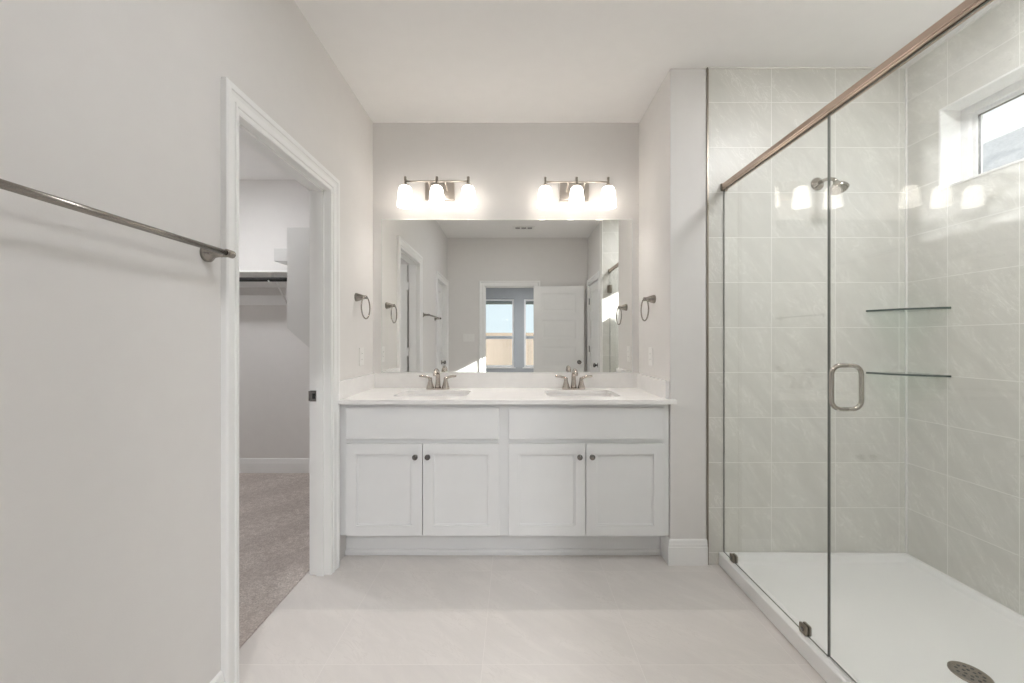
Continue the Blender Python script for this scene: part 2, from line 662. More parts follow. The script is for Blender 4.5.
struct('floor', plate(BM(), CX0, XS + 0.2, YB - 0.11, 2.85, [], -0.08, 0.0, 'z'), 'tile_floor',
       'beige stone-look floor tiles of the bathroom', 'floor')
struct('floor_closet', plate(BM(), -3.0, CX0, 1.0, 3.8, [], -0.08, 0.006, 'z'), 'carpet',
       'speckled beige carpet on the closet floor', 'carpet')
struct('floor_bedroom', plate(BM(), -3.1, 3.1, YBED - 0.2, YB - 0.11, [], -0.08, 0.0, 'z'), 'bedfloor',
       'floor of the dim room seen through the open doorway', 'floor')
struct('ceiling', plate(BM(), -3.1, XS + 0.2, YB - 0.11, 3.8, [], HC, HC + 0.1, 'z'), 'ceil',
       'white painted ceiling', 'ceiling')
struct('ceiling_bedroom', plate(BM(), -3.1, 3.1, YBED - 0.2, YB - 0.11, [], HC, HC + 0.1, 'z'), 'ceil',
       'ceiling of the dim room beyond the doorway', 'ceiling')

# ------------------------------------------------------------------ shell: walls
struct('wall_left', plate(BM(), YB - 0.11, 2.80, 0.0, HC, [(DOOR_A - 0.018, DOOR_B + 0.018, 0.0, DOOR_H + 0.018), (D2_A - 0.018, D2_B + 0.018, 0.0, DOOR_H + 0.018)], XL - WT, XL, 'x'),
       'paint', 'pale greige wall on the left with the closet opening', 'wall')
struct('wall_back', plate(BM(), XL, XR, 0.0, HC, [], YV, YV + 0.1, 'y'), 'paint',
       'pale wall behind the vanity mirror and lights', 'wall')
struct('wall_return', box(BM(), XR, XP, YD, 2.80, 0.0, HC), 'paint',
       'narrow pale wall end between the vanity and the shower', 'wall', bevel=0.006)
struct('wall_shower_back', box(BM(), XP, XS + 0.2, YD - 0.004, YD + 0.12, 0.0, HC), 'tile_back',
       'far shower wall of grey-beige rectangular tiles', 'wall')
WY0, WY1, WZ0, WZ1 = 0.98, 1.983, 2.0, 2.407
struct('wall_shower_right', plate(BM(), YN - 0.15, YD - 0.004, 0.0, HC, [(WY0, WY1, WZ0, WZ1)], XS, XS + 0.2, 'x'), 'tile_side',
       'right shower wall of grey-beige tiles with a high window', 'wall')
struct('wall_shower_near', box(BM(), XP, XS, YN - 0.15, YN, 0.0, HC), 'tile_back',
       'near end wall of the shower seen in the mirror', 'wall')
struct('wall_right', plate(BM(), YB - 0.11, YN - 0.15, 0.0, HC, [(D4_A - 0.018, D4_B + 0.018, 0.0, DOOR_H + 0.018)], XW, XW + WT, 'x'), 'paint',
       'pale wall beside the shower holding a closed door', 'wall')
struct('wall_rear', plate(BM(), XL, XW, 0.0, HC, [(D3_A - 0.018, D3_B + 0.018, 0.0, DOOR_H + 0.018)], YB - 0.11, YB, 'y'), 'paint',
       'wall with the open doorway seen in the mirror', 'wall')
bm = BM()
struct('wall_closet_far', box(bm, -3.0, -0.9, YC, YC + 0.1, 0.0, HC), 'paint', 'far wall of the walk-in closet', 'wall')
struct('wall_closet_left', box(BM(), -3.0, -2.9, 1.0, YC, 0.0, HC), 'paint', 'left wall of the walk-in closet', 'wall')
struct('wall_closet_near', box(BM(), -2.9, XL - WT, 1.0, CY0, 0.0, HC), 'paint', 'near wall of the walk-in closet', 'wall')
struct('wall_closet_right', box(BM(), -1.40, -0.9, 2.80, YC, 0.0, HC), 'paint', 'right wall of the walk-in closet', 'wall')
BW = [(-0.95, 0.0, 0.58, 2.28), (0.25, 1.20, 0.58, 2.28)]
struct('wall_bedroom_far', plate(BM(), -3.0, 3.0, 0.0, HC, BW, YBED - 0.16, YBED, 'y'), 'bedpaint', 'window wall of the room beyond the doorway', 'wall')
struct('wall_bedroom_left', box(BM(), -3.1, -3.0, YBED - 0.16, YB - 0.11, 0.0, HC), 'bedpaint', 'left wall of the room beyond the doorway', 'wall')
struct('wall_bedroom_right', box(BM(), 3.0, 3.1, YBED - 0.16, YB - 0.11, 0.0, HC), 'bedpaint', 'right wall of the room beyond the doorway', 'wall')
bm = BM()
box(bm, -3.0, XL, YB - 0.11, YB, 0.0, HC)
box(bm, XW, 3.0, YB - 0.11, YB, 0.0, HC)
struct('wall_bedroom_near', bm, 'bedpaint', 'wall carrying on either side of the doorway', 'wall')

# metal edge strips where tile meets paint, white bead along the ceiling
struct('trim_1', box(BM(), XP - 0.004, XP + 0.004, YD - 0.008, YD - 0.001, 0.0, HC), 'bronze', 'dark metal edge strip beside the far shower tiles', 'trim')
struct('trim_2', box(BM(), XP - 0.004, XP + 0.004, YN - 0.003, YN + 0.006, 0.0, HC), 'sticker', 'pale edge strip beside the near shower tiles', 'trim')
bm = BM()
box(bm, XP, XS, YD - 0.010, YD - 0.003, HC - 0.007, HC)
box(bm, XS - 0.006, XS, YN, YD - 0.004, HC - 0.007, HC)
box(bm, XS - 0.007, XS, YD - 0.011, YD - 0.004, 0.05, HC - 0.007)
struct('trim_3', bm, 'sticker', 'white caulk bead along the shower corners', 'trim')

# skirting
struct('baseboard_left', baseboard(BM(), [(XL, D2_B + 0.083), (XL, DOOR_A - 0.0755)], -1), 'trim', 'white skirting along the left wall', 'skirting')
struct('baseboard_return', baseboard(BM(), [(XR, 2.28), (XR, YD), (XP - 0.004, YD)], -1), 'trim', 'white skirting round the wall end beside the vanity', 'skirting')
struct('baseboard_closet', baseboard(BM(), [(-2.9, YC), (-1.40, YC)], -1), 'trim', 'white skirting along the closet far wall', 'skirting')
struct('baseboard_rear', baseboard(BM(), [(D3_A - 0.083, YB), (XL, YB)], -1), 'trim', 'white skirting beside the open doorway', 'skirting')

# ------------------------------------------------------------------ doors


def leaf_mesh(w, h, t=0.035, panels=5):
    """panelled door leaf in x 0..w, y 0..t, z 0..h"""
    bm = BM()
    st, ra, d = 0.115, 0.105, 0.011
    ph = (h - ra * (panels + 1)) / panels
    holes = [(st, w - st, ra + i * (ph + ra), ra + i * (ph + ra) + ph) for i in range(panels)]
    box(bm, 0.001, w - 0.001, d, t - d, 0.001, h - 0.001)
    plate(bm, 0, w, 0, h, holes, 0.0, d + 0.001, 'y')
    plate(bm, 0, w, 0, h, holes, t - d - 0.001, t, 'y')
    for a, b, c, e in holes:
        for y0, y1 in ((d - 0.004, d + 0.001), (t - d - 0.001, t - d + 0.004)):
            plate(bm, a, b, c, e, [(a + 0.012, b - 0.012, c + 0.012, e - 0.012)], y0, y1, 'y')
            plate(bm, a + 0.045, b - 0.045, c + 0.045, e - 0.045, [], y0, y1, 'y')
    return bm


def knob_mesh(bm, p, out):
    lathe(bm, [(0.030, 0.0), (0.030, 0.006), (0.012, 0.010), (0.012, 0.030), (0.024, 0.036), (0.028, 0.048), (0.024, 0.060), (0.010, 0.064)], p, out, 24)
    return bm


def jamb(bm, a, b, h, n0, n1, axis, stop=None):
    t = 0.018
    mp = MAPS[axis]

    def bx(s0, s1, t0, t1, m0, m1):
        prism(bm, [(s0, t0), (s1, t0), (s1, t1), (s0, t1)], m0, m1, mp)
    bx(a - t, a, 0, h, n0, n1)
    bx(b, b + t, 0, h, n0, n1)
    bx(a - t, b + t, h, h + t, n0, n1)
    if stop:
        s0, s1 = stop
        bx(a, a + 0.011, 0, h, s0, s1)
        bx(b - 0.011, b, 0, h, s0, s1)
        bx(a, b, h - 0.011, h, s0, s1)
    return bm


# closet door: leaf swung into the closet, hinged on the near jamb
d1 = thing('door_1', 'white trimmed closet doorway in the left wall, door swung inside', 'door', kind='structure')
obj('casing', casing(BM(), DOOR_A, DOOR_B, DOOR_H, XL, 1, 'x', 0.90, 1.0), 'trim', d1)
obj('jamb', jamb(BM(), DOOR_A, DOOR_B, DOOR_H, XL - WT, XL, 'x', (XL - 0.062, XL - 0.026)), 'trim', d1)
lf = obj('door_leaf', leaf_mesh(DOOR_B - DOOR_A - 0.006, 2.01), 'trim', d1, 0.0012)
lf.location = (XL - WT - 0.022, DOOR_A - 0.002, 0.012)
lf.rotation_euler = (0, 0, PI)
for z in (0.25, 1.12, 1.80):
    bm = BM()
    tube(bm, [(XL - WT - 0.002, DOOR_A - 0.002, z - 0.045), (XL - WT - 0.002, DOOR_A - 0.002, z + 0.045)], 0.006, 10)
    box(bm, XL - WT - 0.024, XL - WT + 0.032, DOOR_A, DOOR_A + 0.002, z - 0.044, z + 0.044)
    obj('hinge', bm, 'trim', d1)
bm = BM()
plate(bm, XL - WT + 0.004, XL - 0.064, 0.915, 0.972, [(XL - 0.088, XL - 0.072, 0.930, 0.957)], DOOR_B - 0.0025, DOOR_B + 0.001, 'y')
box(bm, XL - WT - 0.004, XL - WT + 0.004, DOOR_B - 0.0025, DOOR_B + 0.001, 0.918, 0.969)
s = obj('strike_plate', bm, 'pewter', d1)
s['label'] = 'dark metal strike plate on the far jamb'
obj('latch_hole', box(BM(), XL - 0.0885, XL - 0.0715, DOOR_B - 0.001, DOOR_B + 0.002, 0.9295, 0.9575), 'dark', s)

# second door in the left wall, shut
d2 = thing('door_2', 'closed white door in the left wall seen far back in the mirror', 'door', kind='structure')
obj('casing', casing(BM(), D2_A, D2_B, DOOR_H, XL, 1, 'x'), 'trim', d2)
obj('jamb', jamb(BM(), D2_A, D2_B, DOOR_H, XL - WT, XL, 'x'), 'trim', d2)
lf = obj('door_leaf', leaf_mesh(D2_B - D2_A - 0.006, 2.01), 'trim', d2, 0.0012)
lf.location = (XL - 0.055, D2_A + 0.003, 0.012)
lf.rotation_euler = (0, 0, PI / 2)
obj('door_knob', knob_mesh(BM(), (XL - 0.055, D2_A + 0.07, 0.93), (1, 0, 0)), 'pewter', d2)

# way out behind the camera: leaf folded back against the wall
d3 = thing('door_3', 'white five-panel door folded back beside the open doorway', 'door', kind='structure')
obj('casing', casing(BM(), D3_A, D3_B, DOOR_H, YB, 1, 'y'), 'trim', d3)
obj('jamb', jamb(BM(), D3_A, D3_B, DOOR_H, YB - 0.11, YB, 'y', (YB - 0.06, YB - 0.03)), 'trim', d3)
lf = obj('door_leaf', leaf_mesh(0.72, 2.01), 'trim', d3, 0.0012)
lf.location = (D3_B - 0.015, YB + 0.032, 0.012)
lf.rotation_euler = (0, 0, math.radians(2.0))
obj('door_knob', knob_mesh(BM(), (D3_B + 0.635, YB + 0.089, 0.93), (0, 1, 0)), 'pewter', d3)
for z in (0.25, 1.12, 1.80):
    obj('hinge', tube(BM(), [(D3_B - 0.008, YB + 0.028, z - 0.045), (D3_B - 0.008, YB + 0.028, z + 0.045)], 0.006, 10), 'pewter', d3)

# shut door in the right wall
d4 = thing('door_4', 'closed white door with dark knob in the wall beside the shower', 'door', kind='structure')
obj('casing', casing(BM(), D4_A, D4_B, DOOR_H, XW, -1, 'x'), 'trim', d4)
obj('jamb', jamb(BM(), D4_A, D4_B, DOOR_H, XW, XW + WT, 'x'), 'trim', d4)
lf = obj('door_leaf', leaf_mesh(D4_B - D4_A - 0.006, 2.01), 'trim', d4, 0.0012)
lf.location = (XW + 0.006, D4_B - 0.003, 0.012)
lf.rotation_euler = (0, 0, -PI / 2)
obj('door_knob', knob_mesh(BM(), (XW + 0.006, D4_B - 0.075, 0.92), (-1, 0, 0)), 'pewter', d4)
for z in (0.25, 1.12, 1.80):
    obj('hinge', tube(BM(), [(XW + 0.0, D4_A - 0.002, z - 0.045), (XW + 0.0, D4_A - 0.002, z + 0.045)], 0.006, 10), 'pewter', d4)

# ------------------------------------------------------------------ shower window
XF0, XF1 = XS + 0.10, XS + 0.16
w1 = thing('window_1', 'high narrow white window in the shower wall', 'window', kind='structure')
bm = BM()
plate(bm, WY0 - 0.001, WY1 + 0.001, WZ0 - 0.001, WZ1 + 0.001, [(WY0 + 0.008, WY1 - 0.008, WZ0 + 0.008, WZ1 - 0.008)], XS - 0.003, XF1, 'x')
obj('reveal', bm, 'acrylic', w1)
bm = BM()
plate(bm, WY0 + 0.008, WY1 - 0.008, WZ0 + 0.008, WZ1 - 0.008, [(WY0 + 0.042, WY1 - 0.042, WZ0 + 0.035, WZ1 - 0.042)], XF0, XF1, 'x')
plate(bm, WY0 + 0.042, WY1 - 0.042, WZ0 + 0.035, WZ1 - 0.042, [(WY0 + 0.062, WY1 - 0.062, WZ0 + 0.046, WZ1 - 0.060)], XF0 + 0.018, XF1 - 0.012, 'x')
obj('window_frame', bm, 'winframe', w1, 0.002)
bm = BM()
plate(bm, WY0 + 0.0615, WY1 - 0.0615, WZ0 + 0.0455, WZ1 - 0.0595, [(WY0 + 0.065, WY1 - 0.065, WZ0 + 0.049, WZ1 - 0.063)], XF0 + 0.024, XF0 + 0.034, 'x')
obj('gasket', bm, 'pewter', w1)
obj('pane', box(BM(), XF0 + 0.027, XF0 + 0.031, WY0 + 0.063, WY1 - 0.063, WZ0 + 0.047, WZ1 - 0.061), 'pane', w1)

# ------------------------------------------------------------------ bedroom windows, reflected in the mirror
for i, (a, b, c, d) in enumerate(BW):
    w = thing('window_%d' % (i + 2), ('left bedroom window with fence behind, seen in the mirror', 'right bedroom window half hidden by the door leaf, seen in the mirror')[i], 'window', kind='structure')
    bm = BM()
    plate(bm, a, b, c, d, [(a + 0.045, b - 0.045, c + 0.045, d - 0.045)], YBED - 0.13, YBED - 0.07, 'y')
    obj('window_frame', bm, 'winframe', w, 0.003)
    obj('meeting_rail', box(BM(), a + 0.045, b - 0.045, YBED - 0.125, YBED - 0.08, 1.285, 1.36), 'fascia', w, 0.003)
    obj('pane', box(BM(), a + 0.045, b - 0.045, YBED - 0.102, YBED - 0.098, c + 0.045, d - 0.045), 'pane', w)
    obj('sill', box(BM(), a - 0.04, b + 0.04, YBED - 0.07, YBED + 0.03, c - 0.025, c), 'trim', w, 0.004)

# ------------------------------------------------------------------ outdoors
struct('ground', box(BM(), -30, 40, -40, 30, -0.75, -0.6), 'grass', 'grass outside the house', 'lawn')
struct('trim_4', box(BM(), -4, 4, YBED - 0.62, YBED - 0.16, 2.20, 2.42), 'fascia', 'dark eave above the bedroom windows', 'eave')
f = thing('wooden_fence', 'tan board fence outside the bedroom windows, seen in the mirror', 'fence', (0, -10.6, -0.6))
obj('board_panel', box(BM(), -9, 9, -0.02, 0.0, 0.0, 2.0), 'fence', f)
obj('cap_board', box(BM(), -9, 9, -0.07, 0.05, 2.0, 2.17), 'fencecap', f, 0.005)
for x in (-7.2, -4.8, -2.4, 0.0, 2.4, 4.8, 7.2):
    obj('post', box(BM(), x - 0.05, x + 0.05, -0.12, -0.02, 0.0, 1.95), 'fencecap', f)
h = thing('neighbouring_house', 'grey shingled roof outside the shower window', 'house', (9.0, 3.5, -0.6))
bm = BM()
box(bm, -3.2, 3.2, -5.0, 7.5, 0.0, 3.4)
obj('wall', bm, 'brick', h)
bm = BM()
prism(bm, [(-3.6, 3.3), (3.6, 3.3), (0.0, 5.62)], -5.5, 8.0, MAPS['y'])
obj('roof', bm, 'shingle', h)

# ------------------------------------------------------------------ vanity cabinet
ZB, ZT = 0.155, 0.889
YF = 2.160                      # face frame front
DT = 0.020                      # door thickness
van = thing('vanity_cabinet', 'long white double vanity cabinet with four shaker doors', 'cabinet', (0, 0, 0))
bm = BM()
VX0, VX1 = -0.972, 0.857
plate(bm, VX0, VX1, ZB, ZT, [(-0.905, -0.095, 0.18, 0.66), (-0.905, -0.095, 0.70, 0.86), (-0.017, 0.810, 0.18, 0.66), (-0.017, 0.810, 0.70, 0.86)], YF, YF + 0.02, 'y')
box(bm, VX0, VX0 + 0.018, YF + 0.02, YV - 0.002, ZB, ZT)
box(bm, VX1 - 0.018, VX1, YF + 0.02, YV - 0.002, ZB, ZT)
box(bm, VX0 + 0.018, VX1 - 0.018, YV - 0.014, YV - 0.002, ZB, ZT)
box(bm, VX0 + 0.018, VX1 - 0.018, YF + 0.02, YV - 0.014, ZB, ZB + 0.018)
box(bm, -0.065, -0.047, YF + 0.02, YV - 0.014, ZB + 0.018, ZT)
obj('body', bm, 'cab', van, 0.0015)
bm = BM()
box(bm, VX0, XR - 0.016, 2.258, 2.271, 0.0, ZB)
prism(bm, [(2.258, 0.0), (2.243, 0.0), (2.243, 0.018), (2.250, 0.028), (2.258, 0.030)], VX0, XR - 0.016, MAPS['x'])
obj('toe_kick', bm, 'cab', van, 0.001)


def shaker(bm, w, h):
    """x 0..w, z 0..h, front at y = 0"""
    fr = 0.057
    plate(bm, 0, w, 0, h, [(fr, w - fr, fr, h - fr)], 0.0, DT, 'y')
    plate(bm, fr, w - fr, fr, h - fr, [(fr + 0.007, w - fr - 0.007, fr + 0.007, h - fr - 0.007)], 0.0045, DT - 0.002, 'y')
    box(bm, fr, w - fr, 0.0095, DT - 0.004, fr, h - fr)
    return bm


DOORS = [(-0.922, -0.504), (-0.500, -0.082), (-0.030, 0.392), (0.396, 0.823)]
kn = None
for i, (a, b) in enumerate(DOORS):
    d = obj('door', shaker(BM(), b - a, 0.505), 'cab', van, 0.0016, (a, YF - DT - 0.001, 0.163))
    kx = (b - a - 0.034) if i % 2 == 0 else 0.030
    bm = lathe(BM(), [(0.009, 0.0), (0.007, 0.004), (0.006, 0.012), (0.012, 0.017), (0.0155, 0.022), (0.0145, 0.027), (0.008, 0.030)], (kx, 0.0, 0.438), (0, -1, 0), 24)
    obj('knob', bm, 'pewter', d)
for a, b in ((-0.922, -0.082), (-0.030, 0.823)):
    obj('drawer_front', box(BM(), a, b, YF - DT - 0.001, YF - 0.001, 0.6925, 0.865), 'cab', van, 0.003)

# ------------------------------------------------------------------ worktop with splash boards
SINKS = [(-0.490, 2.394), (0.410, 2.394)]
SW, SD, SR = 0.430, 0.285, 0.035
top = thing('countertop', 'white quartz worktop with low splash boards on the vanity', 'countertop', (0, 0, ZT))
TZ = 0.912 - ZT
bm = BM()
holes = [(x - SW / 2, x + SW / 2, y - SD / 2, y + SD / 2) for x, y in SINKS]
plate(bm, XL + 0.002, XR - 0.001, 2.115, YV - 0.002, holes, 0.0, TZ, 'z')
for x, y in SINKS:
    for sx in (-1, 1):
        for sy in (-1, 1):
            cx, cy_ = x + sx * (SW / 2), y + sy * (SD / 2)
            poly = [(cx, cy_)]
            for k in range(7):
                a = PI / 2 * k / 6
                poly.append((cx - sx * SR * (1 - math.sin(a)), cy_ - sy * SR * (1 - math.cos(a))))
            prism(bm, poly, 0.0, TZ, MAPS['z'])
box(bm, XR - 0.001, XR + 0.022, 2.115, YD - 0.001, 0.0, TZ)
obj('slab', bm, 'quartz', top, 0.0015)
obj('backsplash', box(BM(), XL + 0.002, XR - 0.001, YV - 0.022, YV - 0.002, TZ, TZ + 0.100), 'quartz', top, 0.0015)
obj('side_splash', box(BM(), XL + 0.002, XL + 0.022, 2.122, YV - 0.022, TZ, TZ + 0.100), 'quartz', top, 0.0015)
obj('side_splash', box(BM(), XR - 0.021, XR - 0.001, 2.165, YV - 0.022, TZ, TZ + 0.100), 'quartz', top, 0.0015)

# ------------------------------------------------------------------ sinks


def loop(bm, w, d, r, z):
    return [bm.verts.new((x, y, z)) for x, y in rrect(w, d, r, 6)]


def sink_mesh():
    bm = BM()
    rings = [loop(bm, SW + 0.05, SD + 0.05, 0.05, 0.0), loop(bm, SW + 0.006, SD + 0.006, SR, 0.0), loop(bm, SW - 0.01, SD - 0.01, SR, -0.03),
             loop(bm, SW - 0.035, SD - 0.035, 0.05, -0.10), loop(bm, SW - 0.12, SD - 0.10, 0.06, -0.128), loop(bm, 0.05, 0.05, 0.024, -0.135)]
    for A, B in zip(rings, rings[1:]):
        for i in range(len(A)):
            f = bm.faces.new((A[i], A[(i + 1) % len(A)], B[(i + 1) % len(A)], B[i]))
            f.smooth = True
    bm.faces.new(rings[-1])
    return bm


sk = thing('sink', 'white rectangular sink under the left faucet', 'sink', (SINKS[0][0], SINKS[0][1], ZT - 0.0005), 0, 'sinks set in the vanity worktop')
b_ = obj('basin', sink_mesh(), 'porcelain', sk)
md = b_.modifiers.new('thickness', 'SOLIDIFY')
md.thickness = 0.008
md.offset = -1
obj('drain', lathe(BM(), [(0.024, 0.0), (0.024, 0.003), (0.018, 0.005), (0.016, 0.003), (0.004, 0.003)], (0, 0, -0.1345), (0, 0, 1), 24), 'faucet', sk)
copy_thing(sk, (SINKS[1][0], SINKS[1][1], ZT - 0.0005), 'white rectangular sink under the right faucet')

# ------------------------------------------------------------------ faucets
fc = thing('faucet', 'brushed nickel two-handle faucet behind the left sink', 'faucet', (-0.505, 2.590, 0.912), 0, 'faucets on the vanity worktop')
bm = BM()
prism(bm, rrect(0.155, 0.05, 0.024, 8), 0.0, 0.010, MAPS['z'])
obj('base_plate', bm, 'faucet', fc, 0.002)
bm = BM()
sp = []
for k in range(15):
    a = PI * k / 14 * 0.86
    sp.append((0, -0.058 + 0.058 * math.cos(a), 0.082 + 0.048 * math.sin(a)))
path = [(0, 0, 0.008), (0, 0, 0.03), (0, 0, 0.06)] + sp
rr = [0.021, 0.0175, 0.0155] + [0.0150 - 0.0035 * k / 14 for k in range(15)]
tube(bm, path, rr, 16)
obj('spout', bm, 'faucet', fc)
for sx in (-1, 1):
    bm = BM()
    lathe(bm, [(0.026, 0.008), (0.0255, 0.014), (0.020, 0.030), (0.0145, 0.052), (0.012, 0.066), (0.0125, 0.074), (0.009, 0.080)], (sx * 0.051, 0, 0), (0, 0, 1), 24)
    hd = obj('handle', bm, 'faucet', fc)
    bm = BM()
    x0 = sx * 0.051
    tube(bm, [(x0, 0, 0.070), (x0 + sx * 0.016, -0.002, 0.080), (x0 + sx * 0.036, -0.004, 0.086), (x0 + sx * 0.056, -0.006, 0.088), (x0 + sx * 0.072, -0.007, 0.089)],
         [0.010, 0.0085, 0.0075, 0.0075, 0.006], 12, flat=0.6)
    obj('lever', bm, 'faucet', hd)
obj('lift_rod', tube(BM(), [(0, 0.019, 0.005), (0, 0.019, 0.075), (0, 0.019, 0.078), (0, 0.019, 0.088)], [0.0025, 0.0025, 0.006, 0.005], 10), 'faucet', fc)
copy_thing(fc, (0.396, 2.590, 0.912), 'brushed nickel two-handle faucet behind the right sink')

# ------------------------------------------------------------------ mirror
mr = thing('wall_mirror', 'wide frameless mirror above the vanity worktop', 'mirror', (-0.0485, YV - 0.001, 1.0135))
bm = BM()
mw, mh, th = 0.8675, 1.060, 0.006
prism(bm, [(-mw, 0.0), (mw, 0.0), (mw, mh), (-mw, mh)], -th + 0.0012, 0.0, MAPS['y'])
obj('backing', bm, 'mirror_edge', mr)
bm = BM()
q = 0.005
A = [bm.verts.new(p) for p in ((-mw, -th + 0.0012, 0), (mw, -th + 0.0012, 0), (mw, -th + 0.0012, mh), (-mw, -th + 0.0012, mh))]
B = [bm.verts.new(p) for p in ((-mw + q, -th, q), (mw - q, -th, q), (mw - q, -th, mh - q), (-mw + q, -th, mh - q))]
bm.faces.new(B)
bm.faces.new(list(reversed(A)))
for i in range(4):
    bm.faces.new((A[i], A[(i + 1) % 4], B[(i + 1) % 4], B[i])).material_index = 1
obj('mirror_glass', bm, ['mirror', 'mirror_edge'], mr)

# ------------------------------------------------------------------ vanity lights
vl = thing('vanity_light', 'three-shade nickel vanity light above the left faucet', 'wall light', (-0.510, YV - 0.001, 2.262), 0, 'vanity lights above the mirror')
bm = BM()
prism(bm, rrect(0.200, 0.120, 0.004, 3), -0.022, 0.0, MAPS['y'])
obj('back_plate', bm, 'sconce', vl, 0.003)
BY, BZ = -0.120, 0.025
bm = BM()
tube(bm, [(-0.208, BY, BZ), (0.208, BY, BZ)], 0.0055, 12)
obj('cross_bar', bm, 'sconce', vl)
for sx in (-1, 1):
    bm = BM()
    tube(bm, [(sx * 0.055, -0.020, 0.0), (sx * 0.055, -0.050, 0.004), (sx * 0.055, -0.085, 0.016), (sx * 0.055, BY, BZ)], 0.005, 10)
    obj('arm', bm, 'sconce', vl)
for x in (-0.208, 0.0, 0.208):
    bm = lathe(BM(), [(0.0085, 0.030), (0.0085, -0.018), (0.018, -0.020), (0.019, -0.030), (0.010, -0.034)], (x, BY, BZ), (0, 0, 1), 20)
    so = obj('socket', bm, 'sconce', vl)
    bm = BM()
    prof = [(0.010, -0.029), (0.024, -0.031), (0.034, -0.037), (0.040, -0.047), (0.0435, -0.063), (0.047, -0.098), (0.0505, -0.135), (0.0525, -0.166)]
    inner = [(r - 0.003, z - (0.003 if k < 3 else 0.0)) for k, (r, z) in enumerate(prof)]
    lathe(bm, prof + list(reversed(inner)), (x, BY, BZ), (0, 0, 1), 32, caps=False)
    obj('lamp_shade', bm, 'opal', so)['label'] = 'lit white opal glass shade'
    bm = lathe(BM(), [(0.011, -0.036), (0.013, -0.055), (0.022, -0.083), (0.026, -0.104), (0.022, -0.126), (0.010, -0.136)], (x, BY, BZ), (0, 0, 1), 16)
    obj('bulb', bm, 'bulb', so)
vl2 = copy_thing(vl, (0.414, YV - 0.001, 2.258), 'three-shade nickel vanity light above the right faucet')

# ------------------------------------------------------------------ towel rings and towel bar


def ring_path(r, n=36):
    return [(0, r * math.sin(2 * PI * k / n), r * math.cos(2 * PI * k / n)) for k in range(n)]


tr = thing('towel_ring', 'nickel towel ring on the left wall beside the mirror', 'towel ring', (XL, 2.404, 1.503), 0, 'towel rings either side of the vanity')
bm = lathe(BM(), [(0.026, 0.0), (0.026, 0.006), (0.0225, 0.018), (0.017, 0.036), (0.0125, 0.048), (0.0115, 0.058), (0.0125, 0.064), (0.008, 0.069)], (0, 0, 0), (1, 0, 0), 28)
obj('post', bm, 'nickel', tr)
bm = BM()
tube(bm, [(0.060, y, z - 0.064) for _, y, z in ring_path(0.068, 44)], 0.0042, 10, closed=True)
rg = obj('ring', bm, 'nickel', tr)
t2 = copy_thing(tr, (XR, 2.393, 1.490), 'nickel towel ring on the right alcove wall beside the mirror', PI)

tb = thing('towel_bar', 'long nickel towel bar on the left wall before the closet', 'towel bar', (XL, 0.91, 1.510))
for y in (-0.325, 0.325):
    bm = lathe(BM(), [(0.027, 0.0), (0.027, 0.008), (0.023, 0.013), (0.0155, 0.021), (0.012, 0.036), (0.0115, 0.062)], (0, y, 0), (1, 0, 0), 28)
    tube(bm, [(0.070, y - 0.014, 0), (0.070, y - 0.010, 0), (0.070, y + 0.010, 0), (0.070, y + 0.016, 0), (0.070, y + 0.018, 0)], [0.010, 0.0125, 0.0125, 0.0125, 0.010], 20)
    obj('post', bm, 'nickel', tb)
obj('rail', tube(BM(), [(0.070, -0.322, 0), (0.070, 0.322, 0)], 0.0085, 18), 'nickel', tb)

# ------------------------------------------------------------------ plates on the walls
op = thing('wall_outlet', 'white outlet plate on the left wall above the worktop', 'outlet', (XL, 2.485, 1.135), 0, 'outlet plates above the vanity worktop')
bm = BM()
prism(bm, rrect(0.070, 0.115, 0.004, 3), 0.0, 0.005, MAPS['x'])
obj('cover_plate', bm, 'plastic', op, 0.0015)
bm = BM()
prism(bm, rrect(0.034, 0.068, 0.003, 3), 0.0045, 0.0068, MAPS['x'])
so = obj('socket', bm, 'plastic', op)
for z in (-0.018, 0.018):
    for y, hh in ((-0.006, 0.008), (0.006, 0.006)):
        obj('slot', box(BM(), 0.0066, 0.0071, y - 0.001, y + 0.001, z - hh / 2, z + hh / 2), 'dark', so)
copy_thing(op, (XR, 2.452, 1.135), 'white outlet plate on the right alcove wall above the worktop', PI)

sw = thing('light_switch', 'white triple switch plate beside the doorway seen in the mirror', 'switch', (-0.66, YB, 1.28))
bm = BM()
prism(bm, rrect(0.165, 0.115, 0.004, 3), 0.0, 0.005, MAPS['y'])
obj('cover_plate', bm, 'plastic', sw, 0.0015)
for x in (-0.046, 0.0, 0.046):
    bm = BM()
    prism(bm, rrect(0.033, 0.066, 0.002, 3), 0.004, 0.008, MAPS['y'])
    obj('rocker', bm, 'plastic', sw, 0.001, (x, 0, 0))

vt = thing('ceiling_vent', 'small white ceiling vent with dark slots, seen in the mirror', 'vent', (0.13, 0.19, HC))
bm = BM()
plate(bm, -0.150, 0.150, -0.075, 0.075, [(-0.112, -0.050, -0.04, 0.04), (-0.032, 0.032, -0.04, 0.04), (0.050, 0.112, -0.04, 0.04)], -0.008, -0.001, 'z')
obj('frame', bm, 'plastic', vt, 0.001)
obj('duct', box(BM(), -0.115, 0.115, -0.042, 0.042, -0.003, -0.0008), 'dark', vt)
for k in range(3):
    y = -0.028 + 0.028 * k
    for x0, x1 in ((-0.112, -0.050), (-0.032, 0.032), (0.050, 0.112)):
        obj('louvre', prism(BM(), [(y - 0.004, -0.004), (y - 0.0032, -0.0035), (y + 0.004, -0.0075), (y + 0.0032, -0.008)], x0, x1, MAPS['x']), 'plastic', vt)

